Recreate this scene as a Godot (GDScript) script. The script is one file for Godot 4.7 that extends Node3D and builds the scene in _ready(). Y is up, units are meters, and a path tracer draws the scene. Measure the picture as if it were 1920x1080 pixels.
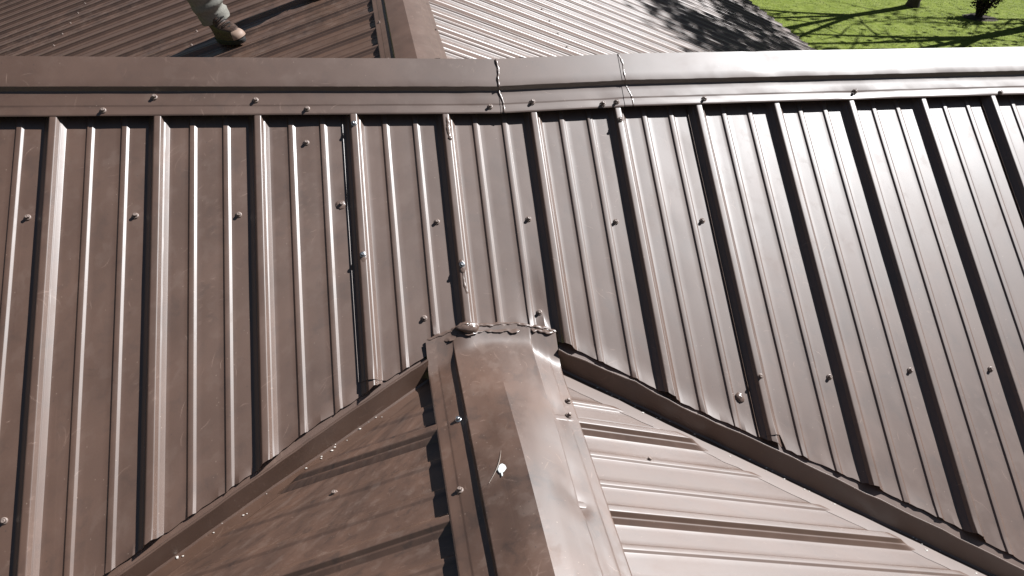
extends Node3D
# A brown ribbed-metal roof seen from just above its front gable: main slope and
# ridge cap, front gable with its cap and valleys, rear gable beyond, lawn below.
# Frame: x along the main ridge, +z down the main slope, y up, ground at y = 0.

const RIB := 0.2286                     # rib spacing
const Y0 := 4.7                         # height of the main slope's reference line
const PM := 0.588                       # main pitch, 8/12
const PG := 0.32175                     # gable pitch, 4/12
const PR := 0.352                       # rear gable pitch
const XG := 1.1706                      # x of both gable ridges
const YG := -0.350                      # front gable ridge (panel plane), from Y0
const YR := -0.432                      # rear gable ridge (panel plane), from Y0

var noise := FastNoiseLite.new()
var rng := RandomNumberGenerator.new()
var used := {}
var M := {}

# ------------------------------------------------------------------ naming
func numbered(n: String) -> String:
	if not used.has(n):
		used[n] = 0
		return n
	used[n] += 1
	return "%s_%03d" % [n, used[n]]

func thing(called: String, label: String, category: String, at := Vector3.ZERO, group := "") -> Node3D:
	var o := Node3D.new()
	o.name = numbered(called)
	add_child(o)
	o.position = at
	o.set_meta("label", label)
	o.set_meta("category", category)
	o.set_meta("kind", "thing")
	if group != "":
		o.set_meta("group", group)
	return o

func part(called: String, mesh: Mesh, mat: Material, parent: Node3D) -> MeshInstance3D:
	var o := MeshInstance3D.new()
	o.name = called
	o.mesh = mesh
	o.material_override = mat
	parent.add_child(o, true)
	return o

# ------------------------------------------------------------------ frames
func main_at(x: float, v: float, h: float) -> Vector3:      # main slope: v down the slope, h above it
	return Vector3(x, Y0 - v * sin(PM) + h * cos(PM), v * cos(PM) + h * sin(PM))

func gable_at(s: float, d: float, z: float, h: float, y := YG, q := PG) -> Vector3:
	return Vector3(XG + s * (d * cos(q) + h * sin(q)), Y0 + y - d * sin(q) + h * cos(q), z)

func gable_y(x: float) -> float:
	return Y0 + YG - absf(x - XG) * tan(PG)

func main_y(z: float) -> float:
	return Y0 - z * tan(PM)

# ------------------------------------------------------------------ sheets
# rows[i][j]: i along the piece, j across its profile. up: roughly the outer side.
func sheet(rows: Array, up: Vector3, thick := 0.0, uvs := 1.6, uvo := Vector2.ZERO, wrap := false, smooth_deg := 32.0) -> ArrayMesh:
	var nr := rows.size()
	var nc: int = rows[0].size()
	var P := PackedVector3Array()
	var N := PackedVector3Array()
	var U := PackedVector2Array()
	var I := PackedInt32Array()
	var cs := cos(deg_to_rad(smooth_deg))
	var la := PackedFloat32Array([0.0])
	var mid: PackedVector3Array = rows[nr / 2]
	var longest := 0.0
	for i in nr:
		var r0: PackedVector3Array = rows[i]
		var L := 0.0
		for j in nc - 1:
			L += r0[j].distance_to(r0[j + 1])
		if L > longest:
			longest = L
			mid = r0
	for j in range(1, nc):
		la.append(la[j - 1] + mid[j].distance_to(mid[j - 1]))
	var left := []
	var right := []
	var lb := 0.0
	var avg := []
	for i in nr:
		var r: PackedVector3Array = rows[i]
		var ra: PackedVector3Array = rows[maxi(i - 1, 0)]
		var rb: PackedVector3Array = rows[mini(i + 1, nr - 1)]
		if i > 0:
			lb += rows[i][nc / 2].distance_to(rows[i - 1][nc / 2])
		var sn := PackedVector3Array()
		for j in nc - 1:
			var ta := r[j + 1] - r[j]
			var tb := (rb[j] + rb[j + 1]) - (ra[j] + ra[j + 1])
			var n := ta.cross(tb)
			if n.length_squared() < 1e-20:
				n = up
			sn.append(n.normalized())
		var il := PackedInt32Array()
		var ir := PackedInt32Array()
		var av := PackedVector3Array()
		for j in nc:
			var nl: Vector3 = sn[j - 1] if j > 0 else (sn[nc - 2] if wrap else sn[0])
			var nrr: Vector3 = sn[j] if j < nc - 1 else (sn[0] if wrap else sn[nc - 2])
			var uv := Vector2(la[j], lb) / uvs + uvo
			if nl.dot(nrr) > cs:
				var m := (nl + nrr).normalized()
				il.append(P.size())
				ir.append(P.size())
				P.append(r[j]); N.append(m); U.append(uv)
				av.append(m)
			else:
				il.append(P.size())
				P.append(r[j]); N.append(nl); U.append(uv)
				ir.append(P.size())
				P.append(r[j]); N.append(nrr); U.append(uv)
				av.append((nl + nrr).normalized())
		left.append(il)
		right.append(ir)
		avg.append(av)
	# which way is out
	var s := 0.0
	for k in range(0, N.size(), maxi(1, N.size() / 60)):
		s += N[k].dot(up) if not wrap else 0.0
	if wrap:
		var c := Vector3.ZERO
		for j in nc - 1:
			c += rows[nr / 2][j] / float(nc - 1)
		for j in nc - 1:
			s += avg[nr / 2][j].dot(rows[nr / 2][j] - c)
	if s < 0:
		for k in N.size():
			N[k] = -N[k]
		for i in nr:
			for j in nc:
				avg[i][j] = -avg[i][j]
	for i in nr - 1:
		for j in nc - 1:
			_quad(P, N, I, right[i][j], left[i][j + 1], left[i + 1][j + 1], right[i + 1][j])
	if thick > 0.0:
		var base := P.size()
		for i in nr:
			for j in nc:
				P.append(rows[i][j] - avg[i][j] * thick)
				N.append(-avg[i][j])
				U.append(Vector2(la[j], i * 0.1) / uvs)
		for i in nr - 1:
			for j in nc - 1:
				var b := base + i * nc + j
				_quad(P, N, I, b, b + 1, b + nc + 1, b + nc)
		for e in [[0, 1], [nr - 1, nr - 2]]:
			var en := Vector3.ZERO
			for j in nc:
				en += rows[e[0]][j] - rows[e[1]][j]
			en = en.normalized()
			for j in nc - 1:
				_edge(P, N, U, I, rows[e[0]][j], rows[e[0]][j + 1], avg[e[0]][j] * thick, avg[e[0]][j + 1] * thick, en)
		if not wrap:
			for e in [[0, 1], [nc - 1, nc - 2]]:
				for i in nr - 1:
					var en2: Vector3 = (rows[i][e[0]] - rows[i][e[1]]).normalized()
					_edge(P, N, U, I, rows[i][e[0]], rows[i + 1][e[0]], avg[i][e[0]] * thick, avg[i + 1][e[0]] * thick, en2)
	var arr := []
	arr.resize(Mesh.ARRAY_MAX)
	arr[Mesh.ARRAY_VERTEX] = P
	arr[Mesh.ARRAY_NORMAL] = N
	arr[Mesh.ARRAY_TEX_UV] = U
	arr[Mesh.ARRAY_INDEX] = I
	var am := ArrayMesh.new()
	am.add_surface_from_arrays(Mesh.PRIMITIVE_TRIANGLES, arr)
	return am

func _quad(P: PackedVector3Array, N: PackedVector3Array, I: PackedInt32Array, a: int, b: int, c: int, d: int) -> void:
	for t in [[a, b, c], [a, c, d]]:
		var g := (P[t[2]] - P[t[0]]).cross(P[t[1]] - P[t[0]])
		if g.length_squared() < 1e-22:
			continue
		if g.dot(N[t[0]] + N[t[1]] + N[t[2]]) >= 0.0:
			I.append(t[0]); I.append(t[1]); I.append(t[2])
		else:
			I.append(t[0]); I.append(t[2]); I.append(t[1])

func _edge(P: PackedVector3Array, N: PackedVector3Array, U: PackedVector2Array, I: PackedInt32Array, p: Vector3, q: Vector3, dp: Vector3, dq: Vector3, n: Vector3) -> void:
	var b := P.size()
	for v in [p, q, q - dq, p - dp]:
		P.append(v); N.append(n); U.append(Vector2(v.x + v.z, v.y))
	_quad(P, N, I, b, b + 1, b + 2, b + 3)

# small rounds at the bends of a profile of (across, height)
func rounded(pts: PackedVector2Array, r: float) -> PackedVector2Array:
	var o := PackedVector2Array([pts[0]])
	for k in range(1, pts.size() - 1):
		var a := pts[k - 1]
		var b := pts[k]
		var c := pts[k + 1]
		var d0 := (b - a).normalized()
		var d1 := (c - b).normalized()
		if d0.dot(d1) > 0.996:
			o.append(b)
			continue
		var rr := minf(r, 0.42 * minf(a.distance_to(b), b.distance_to(c)))
		var e0 := b - d0 * rr
		var e1 := b + d1 * rr
		o.append(e0)
		o.append(e0 * 0.25 + b * 0.5 + e1 * 0.25)
		o.append(e1)
	o.append(pts[pts.size() - 1])
	return o

const MAJOR := [[-0.024, 0.0], [-0.0150, 0.0088], [-0.0126, 0.0100], [-0.0078, 0.0188], [-0.0056, 0.0195], [0.0056, 0.0195], [0.0078, 0.0188], [0.0130, 0.0101], [0.0160, 0.0090], [0.024, 0.0]]
const MINOR := [[-0.0090, 0.0], [-0.0060, 0.0037], [0.0044, 0.0037], [0.0099, 0.0]]

# profile of one panel: n rib bays from its lapped rib at 0 to the rib at n * RIB
func panel_profile(n: int, fine: bool, lap: float) -> PackedVector2Array:
	var p := PackedVector2Array()
	if lap > 0.0:
		p.append(Vector2(-0.0285, lap * 2.6))
	for k in n + 1:
		var c := k * RIB
		for m in MAJOR:
			var up := lap if k == 0 else 0.0
			p.append(Vector2(c + m[0], m[1] + up * (1.0 if m[0] < 0.02 else 0.3)))
		if k == n:
			break
		for g in 2:
			var e := c + RIB / 3.0 * (g + 1)
			var start := p[p.size() - 1].x
			if fine:
				for t in [0.22, 0.5, 0.78]:
					p.append(Vector2(lerpf(start, e - 0.0095, t), 0.0))
			for m in MINOR:
				p.append(Vector2(e + m[0], m[1]))
		if fine:
			var s2 := p[p.size() - 1].x
			for t in [0.22, 0.5, 0.78]:
				p.append(Vector2(lerpf(s2, c + RIB - 0.024, t), 0.0))
	return rounded(p, 0.0013 if fine else 0.001)

const CAP := [[0.0, 0.0375], [0.03, 0.0368], [0.058, 0.0360], [0.0815, 0.0352], [0.0875, 0.0243], [0.105, 0.0231], [0.1245, 0.0225], [0.1280, 0.0213], [0.140, 0.0214], [0.1485, 0.0215], [0.1515, 0.0200]]

func cap_profile() -> PackedVector2Array:
	var p := PackedVector2Array()
	for k in range(CAP.size() - 1, 0, -1):
		p.append(Vector2(-CAP[k][0], CAP[k][1]))
	for c in CAP:
		p.append(Vector2(c[0], c[1]))
	return rounded(p, 0.0016)

func poly(pts: Array, x: float) -> float:                   # piecewise linear, extrapolated
	var n := pts.size()
	for k in n - 1:
		if x <= pts[k + 1][0] or k == n - 2:
			var t: float = (x - pts[k][0]) / (pts[k + 1][0] - pts[k][0])
			return lerpf(pts[k][1], pts[k + 1][1], t)
	return 0.0

func bell(dx: float, dy: float, rx: float, ry: float) -> float:
	return exp(-(dx * dx) / (rx * rx) - (dy * dy) / (ry * ry))

# ------------------------------------------------------------------ materials
func lin(r: float, g: float, b: float) -> Color:
	return Color(r, g, b).linear_to_srgb()

func plain(c: Color, rough: float, metal := 0.0, spec := 0.5) -> StandardMaterial3D:
	var m := StandardMaterial3D.new()
	m.albedo_color = c
	m.roughness = rough
	m.metallic = metal
	m.metallic_specular = spec
	return m

func stroke(img: Image, rimg: Image, p: Vector2, dir: float, length: float, bend: float, c: Color, a: float, rough := -1.0) -> void:
	var n := int(length)
	var w := img.get_width()
	for k in n:
		dir += bend / n
		p += Vector2(cos(dir), sin(dir))
		var x := posmod(int(p.x), w)
		var y := posmod(int(p.y), w)
		var f := a * sin(PI * (k + 1.0) / (n + 1.0))
		img.set_pixel(x, y, img.get_pixel(x, y).lerp(c, f))
		if rough >= 0.0:
			var rc := rimg.get_pixel(x, y)
			rimg.set_pixel(x, y, rc.lerp(Color(rough, rough, rough), f))

# brown paint with handling marks: dust patches, scuffs, dull shoe-sole smears
func paint_material(seed_value: int, base: Color, dirt: float) -> StandardMaterial3D:
	var S := 1024
	var g := RandomNumberGenerator.new()
	g.seed = seed_value
	var nz := FastNoiseLite.new()
	nz.seed = seed_value
	nz.frequency = 0.006
	nz.fractal_octaves = 5
	var low := nz.get_seamless_image(S, S)
	nz.frequency = 0.02
	nz.seed = seed_value + 7
	nz.domain_warp_enabled = true
	nz.domain_warp_amplitude = 40.0
	var med := nz.get_seamless_image(S, S)
	nz.domain_warp_enabled = false
	nz.frequency = 0.35
	nz.fractal_octaves = 2
	nz.seed = seed_value + 13
	var fin := nz.get_seamless_image(S, S)
	var a := low.get_data()
	var b := med.get_data()
	var c := fin.get_data()
	var col := PackedByteArray()
	col.resize(S * S * 3)
	var ro := PackedByteArray()
	ro.resize(S * S * 3)
	var br := base.r
	var bg := base.g
	var bb := base.b
	for k in S * S:
		var l := a[k] / 255.0 - 0.5
		var m := b[k] / 255.0 - 0.5
		var f := c[k] / 255.0 - 0.5
		var d := clampf((m - 0.08) * 3.0, 0.0, 1.0) * 0.07 * dirt
		var v := 1.0 + l * 0.16 * dirt + f * 0.05 + clampf((-m - 0.12) * 3.0, 0.0, 1.0) * -0.13 * dirt
		var w := v * (1.0 - d) * 255.0
		d *= 255.0
		col[k * 3] = int(minf(br * w + 0.60 * d, 255.0))
		col[k * 3 + 1] = int(minf(bg * w + 0.54 * d, 255.0))
		col[k * 3 + 2] = int(minf(bb * w + 0.50 * d, 255.0))
		var rr := int(clampf(0.53 + l * 0.08 + clampf((m - 0.05) * 2.0, 0.0, 1.0) * 0.13 * dirt + f * 0.03, 0.0, 1.0) * 255.0)
		ro[k * 3] = rr
		ro[k * 3 + 1] = rr
		ro[k * 3 + 2] = rr
	var img := Image.create_from_data(S, S, false, Image.FORMAT_RGB8, col)
	var rimg := Image.create_from_data(S, S, false, Image.FORMAT_RGB8, ro)
	var pale := Color(0.66, 0.57, 0.53)
	for k in int(210 * dirt):                                   # single scuffs and scratches
		var p := Vector2(g.randf() * S, g.randf() * S)
		stroke(img, rimg, p, g.randf() * TAU, g.randf_range(4, 26), g.randf_range(-1.6, 1.6), pale, g.randf_range(0.12, 0.5))
	for k in int(26 * dirt):                                   # rows of tread marks left by soles
		var o := Vector2(g.randf() * S, g.randf() * S)
		var dir := g.randf_range(-0.5, 0.5) + PI / 2
		var u := Vector2(cos(dir), sin(dir))
		var w := Vector2(-u.y, u.x)
		for i in 7:
			for j in 3:
				if g.randf() < 0.35:
					continue
				var p2 := o + u * i * 13.0 + w * (j - 1) * 17.0
				for q in 5:
					stroke(img, rimg, p2 + u * q * 1.2, dir + PI / 2 + g.randf_range(-0.3, 0.3), g.randf_range(7, 13), g.randf_range(-0.7, 0.7), pale, g.randf_range(0.04, 0.16), 0.62)
	for k in int(22 * dirt):                                   # bunches of curved scrapes
		var p3 := Vector2(g.randf() * S, g.randf() * S)
		var dr := g.randf() * TAU
		for q in g.randi_range(3, 7):
			stroke(img, rimg, p3 + Vector2(g.randf_range(-14, 14), g.randf_range(-14, 14)), dr + g.randf_range(-0.4, 0.4), g.randf_range(14, 46), g.randf_range(-1.8, 1.8), pale, g.randf_range(0.10, 0.34))
	for k in int(60 * dirt):                                   # dried runs down the sheet
		var p4 := Vector2(g.randf() * S, g.randf() * S)
		for q in 3:
			stroke(img, rimg, p4 + Vector2(q - 1, 0), PI / 2, g.randf_range(60, 240), g.randf_range(-0.06, 0.06), pale, g.randf_range(0.015, 0.06), 0.6)
	for k in int(40 * dirt):                                   # wiped, glossier dabs
		var p5 := Vector2(g.randf() * S, g.randf() * S)
		var dd := g.randf() * TAU
		for q in g.randi_range(5, 12):
			stroke(img, rimg, p5 + Vector2(-sin(dd), cos(dd)) * q * 1.1, dd + g.randf_range(-0.1, 0.1), g.randf_range(10, 34), g.randf_range(-0.3, 0.3), Color(0.22, 0.16, 0.13), 0.10, 0.44)
	for k in int(900 * dirt):                                  # grit
		var x := g.randi() % S
		var y := g.randi() % S
		img.set_pixel(x, y, img.get_pixel(x, y).lerp(Color(0.8, 0.75, 0.7) if g.randf() < 0.6 else Color(0.05, 0.04, 0.04), g.randf_range(0.2, 0.7)))
	img.generate_mipmaps()
	rimg.generate_mipmaps()
	var m := StandardMaterial3D.new()
	m.albedo_texture = ImageTexture.create_from_image(img)
	m.roughness_texture = ImageTexture.create_from_image(rimg)
	m.roughness_texture_channel = BaseMaterial3D.TEXTURE_CHANNEL_RED
	m.roughness = 1.0
	m.metallic_specular = 1.0
	m.clearcoat_enabled = true
	m.clearcoat = 0.8
	m.clearcoat_roughness = 0.36
	return m

# ------------------------------------------------------------------ small pieces
var screw_mesh: ArrayMesh
func make_screw() -> void:                                   # bonded washer, flange and hex head, 9 mm tall
	var st := SurfaceTool.new()
	st.begin(Mesh.PRIMITIVE_TRIANGLES)
	var prof := [[0.0072, 0.0], [0.0074, 0.0012], [0.0060, 0.0026], [0.0048, 0.0030]]
	var n := 18
	for k in prof.size() - 1:
		for i in n:
			var a0 := TAU * i / n
			var a1 := TAU * (i + 1) / n
			var q := [Vector3(cos(a0) * prof[k][0], prof[k][1], sin(a0) * prof[k][0]), Vector3(cos(a1) * prof[k][0], prof[k][1], sin(a1) * prof[k][0]), Vector3(cos(a1) * prof[k + 1][0], prof[k + 1][1], sin(a1) * prof[k + 1][0]), Vector3(cos(a0) * prof[k + 1][0], prof[k + 1][1], sin(a0) * prof[k + 1][0])]
			for t in [0, 1, 2, 0, 2, 3]:
				st.add_vertex(q[[0, 1, 2, 3][t]])
	var hex := [[0.0042, 0.0028], [0.0042, 0.0080], [0.0036, 0.0088], [0.0022, 0.0082], [0.0, 0.0081]]
	for k in hex.size() - 1:
		for i in 6:
			var a0 := TAU * i / 6
			var a1 := TAU * (i + 1) / 6
			var q := [Vector3(cos(a0) * hex[k][0], hex[k][1], sin(a0) * hex[k][0]), Vector3(cos(a1) * hex[k][0], hex[k][1], sin(a1) * hex[k][0]), Vector3(cos(a1) * hex[k + 1][0], hex[k + 1][1], sin(a1) * hex[k + 1][0]), Vector3(cos(a0) * hex[k + 1][0], hex[k + 1][1], sin(a0) * hex[k + 1][0])]
			for t in [0, 1, 2, 0, 2, 3]:
				st.add_vertex(q[t])
	st.set_smooth_group(-1)
	st.generate_normals()
	screw_mesh = st.commit()

func put_screw(parent: Node3D, at: Vector3, up: Vector3, mat: Material, tilt := 0.12) -> void:
	var o := MeshInstance3D.new()
	o.name = "screw"
	o.mesh = screw_mesh
	o.material_override = mat
	parent.add_child(o, true)
	var u := (up + Vector3(rng.randf_range(-tilt, tilt), 0, rng.randf_range(-tilt, tilt))).normalized()
	var x := u.cross(Vector3(0.3, 0.1, 1)).normalized().rotated(u, rng.randf() * TAU)
	o.transform = Transform3D(Basis(x, u, x.cross(u)), at)

# lumpy bead of sealant along a line of points
func bead(pts: Array, r: float, up: Vector3, seed_value: int, flat := 0.55) -> ArrayMesh:
	var g := RandomNumberGenerator.new()
	g.seed = seed_value
	var nb := FastNoiseLite.new()
	nb.seed = seed_value
	nb.frequency = 0.22
	var dense := []
	for k in pts.size() - 1:
		var n := maxi(2, int(pts[k].distance_to(pts[k + 1]) / 0.0035))
		for i in n:
			dense.append(pts[k].lerp(pts[k + 1], i / float(n)))
	dense.append(pts[pts.size() - 1])
	var rows := []
	for k in dense.size():
		var t: Vector3 = (dense[mini(k + 1, dense.size() - 1)] - dense[maxi(k - 1, 0)]).normalized()
		var side := t.cross(up).normalized()
		var u := side.cross(t).normalized()
		var e := sqrt(clampf(minf(k, dense.size() - 1 - k) / 2.0, 0.0, 1.0))
		var w := r * (0.85 + 0.7 * nb.get_noise_1d(k * 0.55) + 0.25 * nb.get_noise_1d(k * 1.6 + 90.0)) * maxf(e, 0.05)
		var hgt := w * flat * (1.0 + 0.7 * nb.get_noise_1d(k * 0.8 + 300.0))
		var off := side * 0.7 * nb.get_noise_1d(k * 0.5 + 700.0) * r
		var row := PackedVector3Array()
		for j in 11:
			var a := TAU * j / 10.0
			row.append(dense[k] + off + side * cos(a) * w + u * sin(a) * hgt)
		rows.append(row)
	return sheet(rows, up, 0.0, 0.1, Vector2.ZERO, true, 80.0)

func blob(at: Vector3, up: Vector3, along: Vector3, rx: float, ry: float, rh: float, seed_value: int) -> ArrayMesh:
	var nz := FastNoiseLite.new()
	nz.seed = seed_value
	nz.frequency = 0.9
	var side := along.cross(up).normalized()
	var fw := up.cross(side).normalized()
	var rows := []
	for i in 9:
		var lat := PI * 0.5 * (i / 8.0)
		var row := PackedVector3Array()
		for j in 17:
			var a := TAU * j / 16.0
			var k := 1.0 + 0.38 * nz.get_noise_3d(cos(a) * 1.3, sin(a) * 1.3, i * 0.16)
			row.append(at + (side * cos(a) * rx + fw * sin(a) * ry) * k * cos(lat) + up * rh * sin(lat) * (1.0 + 0.25 * nz.get_noise_2d(a, i)))
		rows.append(row)
	return sheet(rows, up, 0.0, 0.1, Vector2.ZERO, true, 80.0)

# ------------------------------------------------------------------ main roof
const CUT_L := [[0.345, 1.032], [0.425, 0.985], [0.653, 0.852], [0.733, 0.795], [0.875, 0.716], [0.967, 0.668]]
const CUT_R := [[1.339, 0.641], [1.504, 0.739], [1.606, 0.809], [1.823, 0.931], [1.958, 1.007], [2.073, 1.070], [2.198, 1.145], [2.3, 1.212]]
const EAVE_V := 4.0

func main_cut(x: float) -> float:
	var v := 0.594
	if x < 1.035:
		v = poly(CUT_L, x)
	elif x > 1.305:
		v = poly(CUT_R, x)
	v += 0.004 * noise.get_noise_1d(x * 60.0)
	return minf(v, EAVE_V)

func main_bump(x: float, v: float) -> float:
	var b := 0.0006 * noise.get_noise_2d(x * 9.0, v * 3.5)
	b -= 0.0035 * bell(x - 1.285, v - 0.545, 0.028, 0.07)     # dent above the gable cap
	b -= 0.0022 * bell(x - 1.325, v - 0.60, 0.018, 0.05)
	b += 0.0016 * bell(x - 0.80, v - 0.10, 0.025, 0.12)
	b -= 0.0018 * bell(x - 0.845, v - 0.25, 0.03, 0.05)
	b -= 0.0010 * bell(x - 1.72, v - 0.16, 0.05, 0.12)
	b += 0.0009 * bell(x - 1.55, v - 0.12, 0.04, 0.12)
	return b

func build_main_roof() -> void:
	var t := thing("main_roof", "brown ribbed metal roof slope with kinked ridge cap running below the rear roof", "roof", Vector3(XG, 0, 0))
	var off := -t.position
	var panels := {}
	for pi in range(-2, 6):
		var x0 := pi * 4 * RIB - 0.024
		var prof := panel_profile(4, true, 0.0016)
		var lift := 0.0
		var rows := []
		var nrow := 46
		var ends := PackedFloat32Array()
		for q in prof:
			ends.append(main_cut(x0 + q.x))
		for i in nrow + 1:
			var w := i / float(nrow)
			var row := PackedVector3Array()
			for j in prof.size():
				var x := x0 + prof[j].x
				var e: float = ends[j]
				if pi == 1 and prof[j].x < 0.026:              # the lap at this rib was cut shorter
					e = minf(e, 0.690)
				if pi == 2 and prof[j].x < 0.026:
					e = minf(e, 0.905)
				var v := lerpf(-0.11, e, w)
				var h := prof[j].y + main_bump(x, v) + lift
				h += 0.004 * bell(v - e, 0, 0.02, 1) * (0.5 + noise.get_noise_2d(x * 25.0, 3.0))
				row.append(main_at(x, v, h) + off)
			rows.append(row)
		panels[pi] = part("roof_panel", sheet(rows, Vector3(0, 1, 0.5), 0.0011, 1.6, Vector2(pi * 0.37, pi * 0.61), false, 14.0), M["paint" + str(posmod(pi, 2))], t)
	# far side of the ridge
	for pi in range(-2, 6):
		var prof2 := panel_profile(4, false, 0.0016)
		var rows2 := []
		for i in 5:
			var row2 := PackedVector3Array()
			for q in prof2:
				var p := main_at(pi * 4 * RIB - 0.024 + q.x, lerpf(-0.11, 1.4, i / 4.0), q.y)
				row2.append(Vector3(p.x, p.y, -0.2329 - p.z) + off)
			rows2.append(row2)
		part("roof_panel", sheet(rows2, Vector3(0, 1, -0.5), 0.0, 1.6, Vector2(pi * 0.53, 0.2)), M.paint1, t)
	# ridge cap: three lengths, kinked at the two sealed joints
	var prof3 := cap_profile()
	var caps := []
	for spec in [[-1.95, 1.266, 0.0], [1.262, 1.606, 0.0011], [1.596, 4.7, 0.0022]]:
		var n := int((spec[1] - spec[0]) / 0.02)
		var rows3 := []
		for i in n + 1:
			var x: float = lerpf(spec[0], spec[1], i / float(n))
			var row3 := PackedVector3Array()
			for q in prof3:
				var u := absf(q.x)
				var o := cap_edge(x)
				var h: float = q.y + spec[2] + 0.0007 * noise.get_noise_2d(x * 5.0, q.x * 40.0) + cap_bump(x, q.x)
				var p := main_at(x, o - 0.1515 + u, h)
				if q.x < 0.0:
					var ap := main_at(x, o - 0.1515, h)
					p.z = 2.0 * (o - 0.1515) * cos(PM) + 0.04 - p.z
				row3.append(p + off)
			rows3.append(row3)
		caps.append(part("ridge_cap", sheet(rows3, Vector3(0, 1, 0), 0.0009, 1.6, Vector2(spec[0] * 0.4, 0.13)), M.paint2, t))
	for jn in [[caps[1], 1.262, 0.004, 11], [caps[2], 1.598, 0.014, 12]]:      # sealant smeared over the joints
		var pts := []
		for q in CAP:
			pts.append(main_at(jn[1] + jn[2] * q[0] / 0.15 * 1.4 + 0.004 * sin(q[0] * 60.0), cap_edge(jn[1]) - 0.1515 + q[0], q[1] + 0.002) + off)
		part("sealant", bead(pts, 0.0030, Vector3(0, 0.83, 0.55), jn[3], 0.5), M.sealant, jn[0])
	# screws: x, v, h, material
	var up := Vector3(0, cos(PM), sin(PM))
	for s in [[0.160, 0.249], [0.386, 0.257], [0.612, 0.267], [0.848, 0.251], [1.072, 0.311], [1.299, 0.316], [1.522, 0.336], [1.753, 0.346], [0.773, 0.083], [1.020, 0.552], [1.294, 0.558], [1.995, 0.779], [2.218, 0.782], [2.444, 0.799], [0.159, 0.905]]:
		var pi2 := clampi(int(floor((s[0] + 0.02) / (4 * RIB))), -2, 5)
		put_screw(panels[pi2], main_at(s[0], s[1], 0.0002 + main_bump(s[0], s[1])) + off, up, M.screw)
	for s in [[7, 0.055, "screw"], [8, 0.765, "screw"]]:
		put_screw(panels[1 if s[0] < 8 else 2], main_at(s[0] * RIB - 0.024, s[1], 0.0197) + off, up, M[s[2]])
	for s in [[4, 0.045], [4, 0.393], [5, 0.433]]:
		var c: Vector3 = main_at(s[0] * RIB - 0.024, s[1], 0.0209) + off
		put_screw(panels[1], c, up, M.zinc)
		if s[1] > 0.1:
			var fw := Vector3(0, -sin(PM), cos(PM))
			part("sealant", blob(c - up * 0.001 + fw * 0.004, up, fw, 0.008, 0.017, 0.0028, 21 + s[0]), M.sealant, panels[1])
			part("sealant", bead([c + fw * 0.012 - up * 0.001, c + fw * 0.05 + Vector3(0.002, 0, 0) - up * 0.001, c + fw * 0.085 + Vector3(0.004, 0, 0) - up * 0.003], 0.0032, up, 31 + s[0], 0.35), M.sealant, panels[1])
	part("sealant", blob(main_at(1.751, 0.807, 0.0) + off, up, Vector3(0.3, -0.5, 0.8), 0.010, 0.013, 0.006, 41), M.sealant, panels[1])
	part("sealant", blob(main_at(0.846, 0.252, -0.0015) + off, up, Vector3(0.3, -0.5, 0.8), 0.012, 0.012, 0.003, 43), M.sealant, panels[0])
	part("sealant", bead([main_at(5 * RIB - 0.022, 0.03, 0.0203) + off, main_at(5 * RIB - 0.019, 0.10, 0.0199) + off], 0.005, up, 51, 0.4), M.sealant, panels[1])
	for s in [[0.427, -0.040, 0], [0.314, -0.008, 0], [0.659, -0.026, 0], [0.780, 0.001, 0], [1.235, 0.008, 0], [1.347, -0.002, 1], [1.536, 0.008, 1], [1.575, 0.003, 1], [1.822, 0.001, 2], [2.277, -0.011, 2], [2.743, 0.005, 2]]:
		var u2: float = s[1] - cap_edge(s[0]) + 0.1515
		put_screw(caps[s[2]], main_at(s[0], s[1], poly(CAP, u2) + 0.0011 * s[2] + 0.0004) + off, up, M.screw)

func cap_edge(x: float) -> float:
	return poly([[-2.0, -0.012], [-0.3, -0.010], [0.084, 0.000], [1.262, 0.027], [1.60, 0.017], [2.85, 0.011], [4.7, 0.009]], x)

func cap_bump(x: float, u: float) -> float:
	var b := 0.0
	b -= 0.0040 * bell(x - 1.985, u - 0.012, 0.022, 0.018)     # knocks in the right-hand length
	b -= 0.0022 * bell(x - 2.04, u - 0.055, 0.035, 0.025)
	b -= 0.0016 * bell(x - 2.30, u - 0.045, 0.06, 0.022)
	b -= 0.0022 * bell(x - 2.277, u - 0.135, 0.05, 0.02)
	b -= 0.0012 * bell(x - 1.536, u - 0.13, 0.03, 0.03)
	b -= 0.0010 * bell(x - 1.15, u - 0.11, 0.03, 0.03)
	return b

# ------------------------------------------------------------------ front gable
const FOLD_L := [[0.378, 0.873], [0.699, 0.711], [0.821, 0.650], [0.932, 0.597], [1.016, 0.557]]
const FOLD_R := [[1.328, 0.561], [1.495, 0.636], [1.595, 0.693], [1.809, 0.795], [2.184, 0.986], [2.339, 1.066]]
const FOOT_L := [[0.416, 0.858], [0.692, 0.720], [0.817, 0.664], [0.974, 0.589]]
const FOOT_R := [[1.353, 0.582], [1.604, 0.706], [1.816, 0.817], [2.196, 1.008]]

func foot_x(s: int, z: float) -> float:                      # distance from the gable ridge of the valley's foot
	if s < 0:
		return 0.196 + (z - 0.589) / 0.483
	return 0.182 + (z - 0.582) / 0.506

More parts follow.
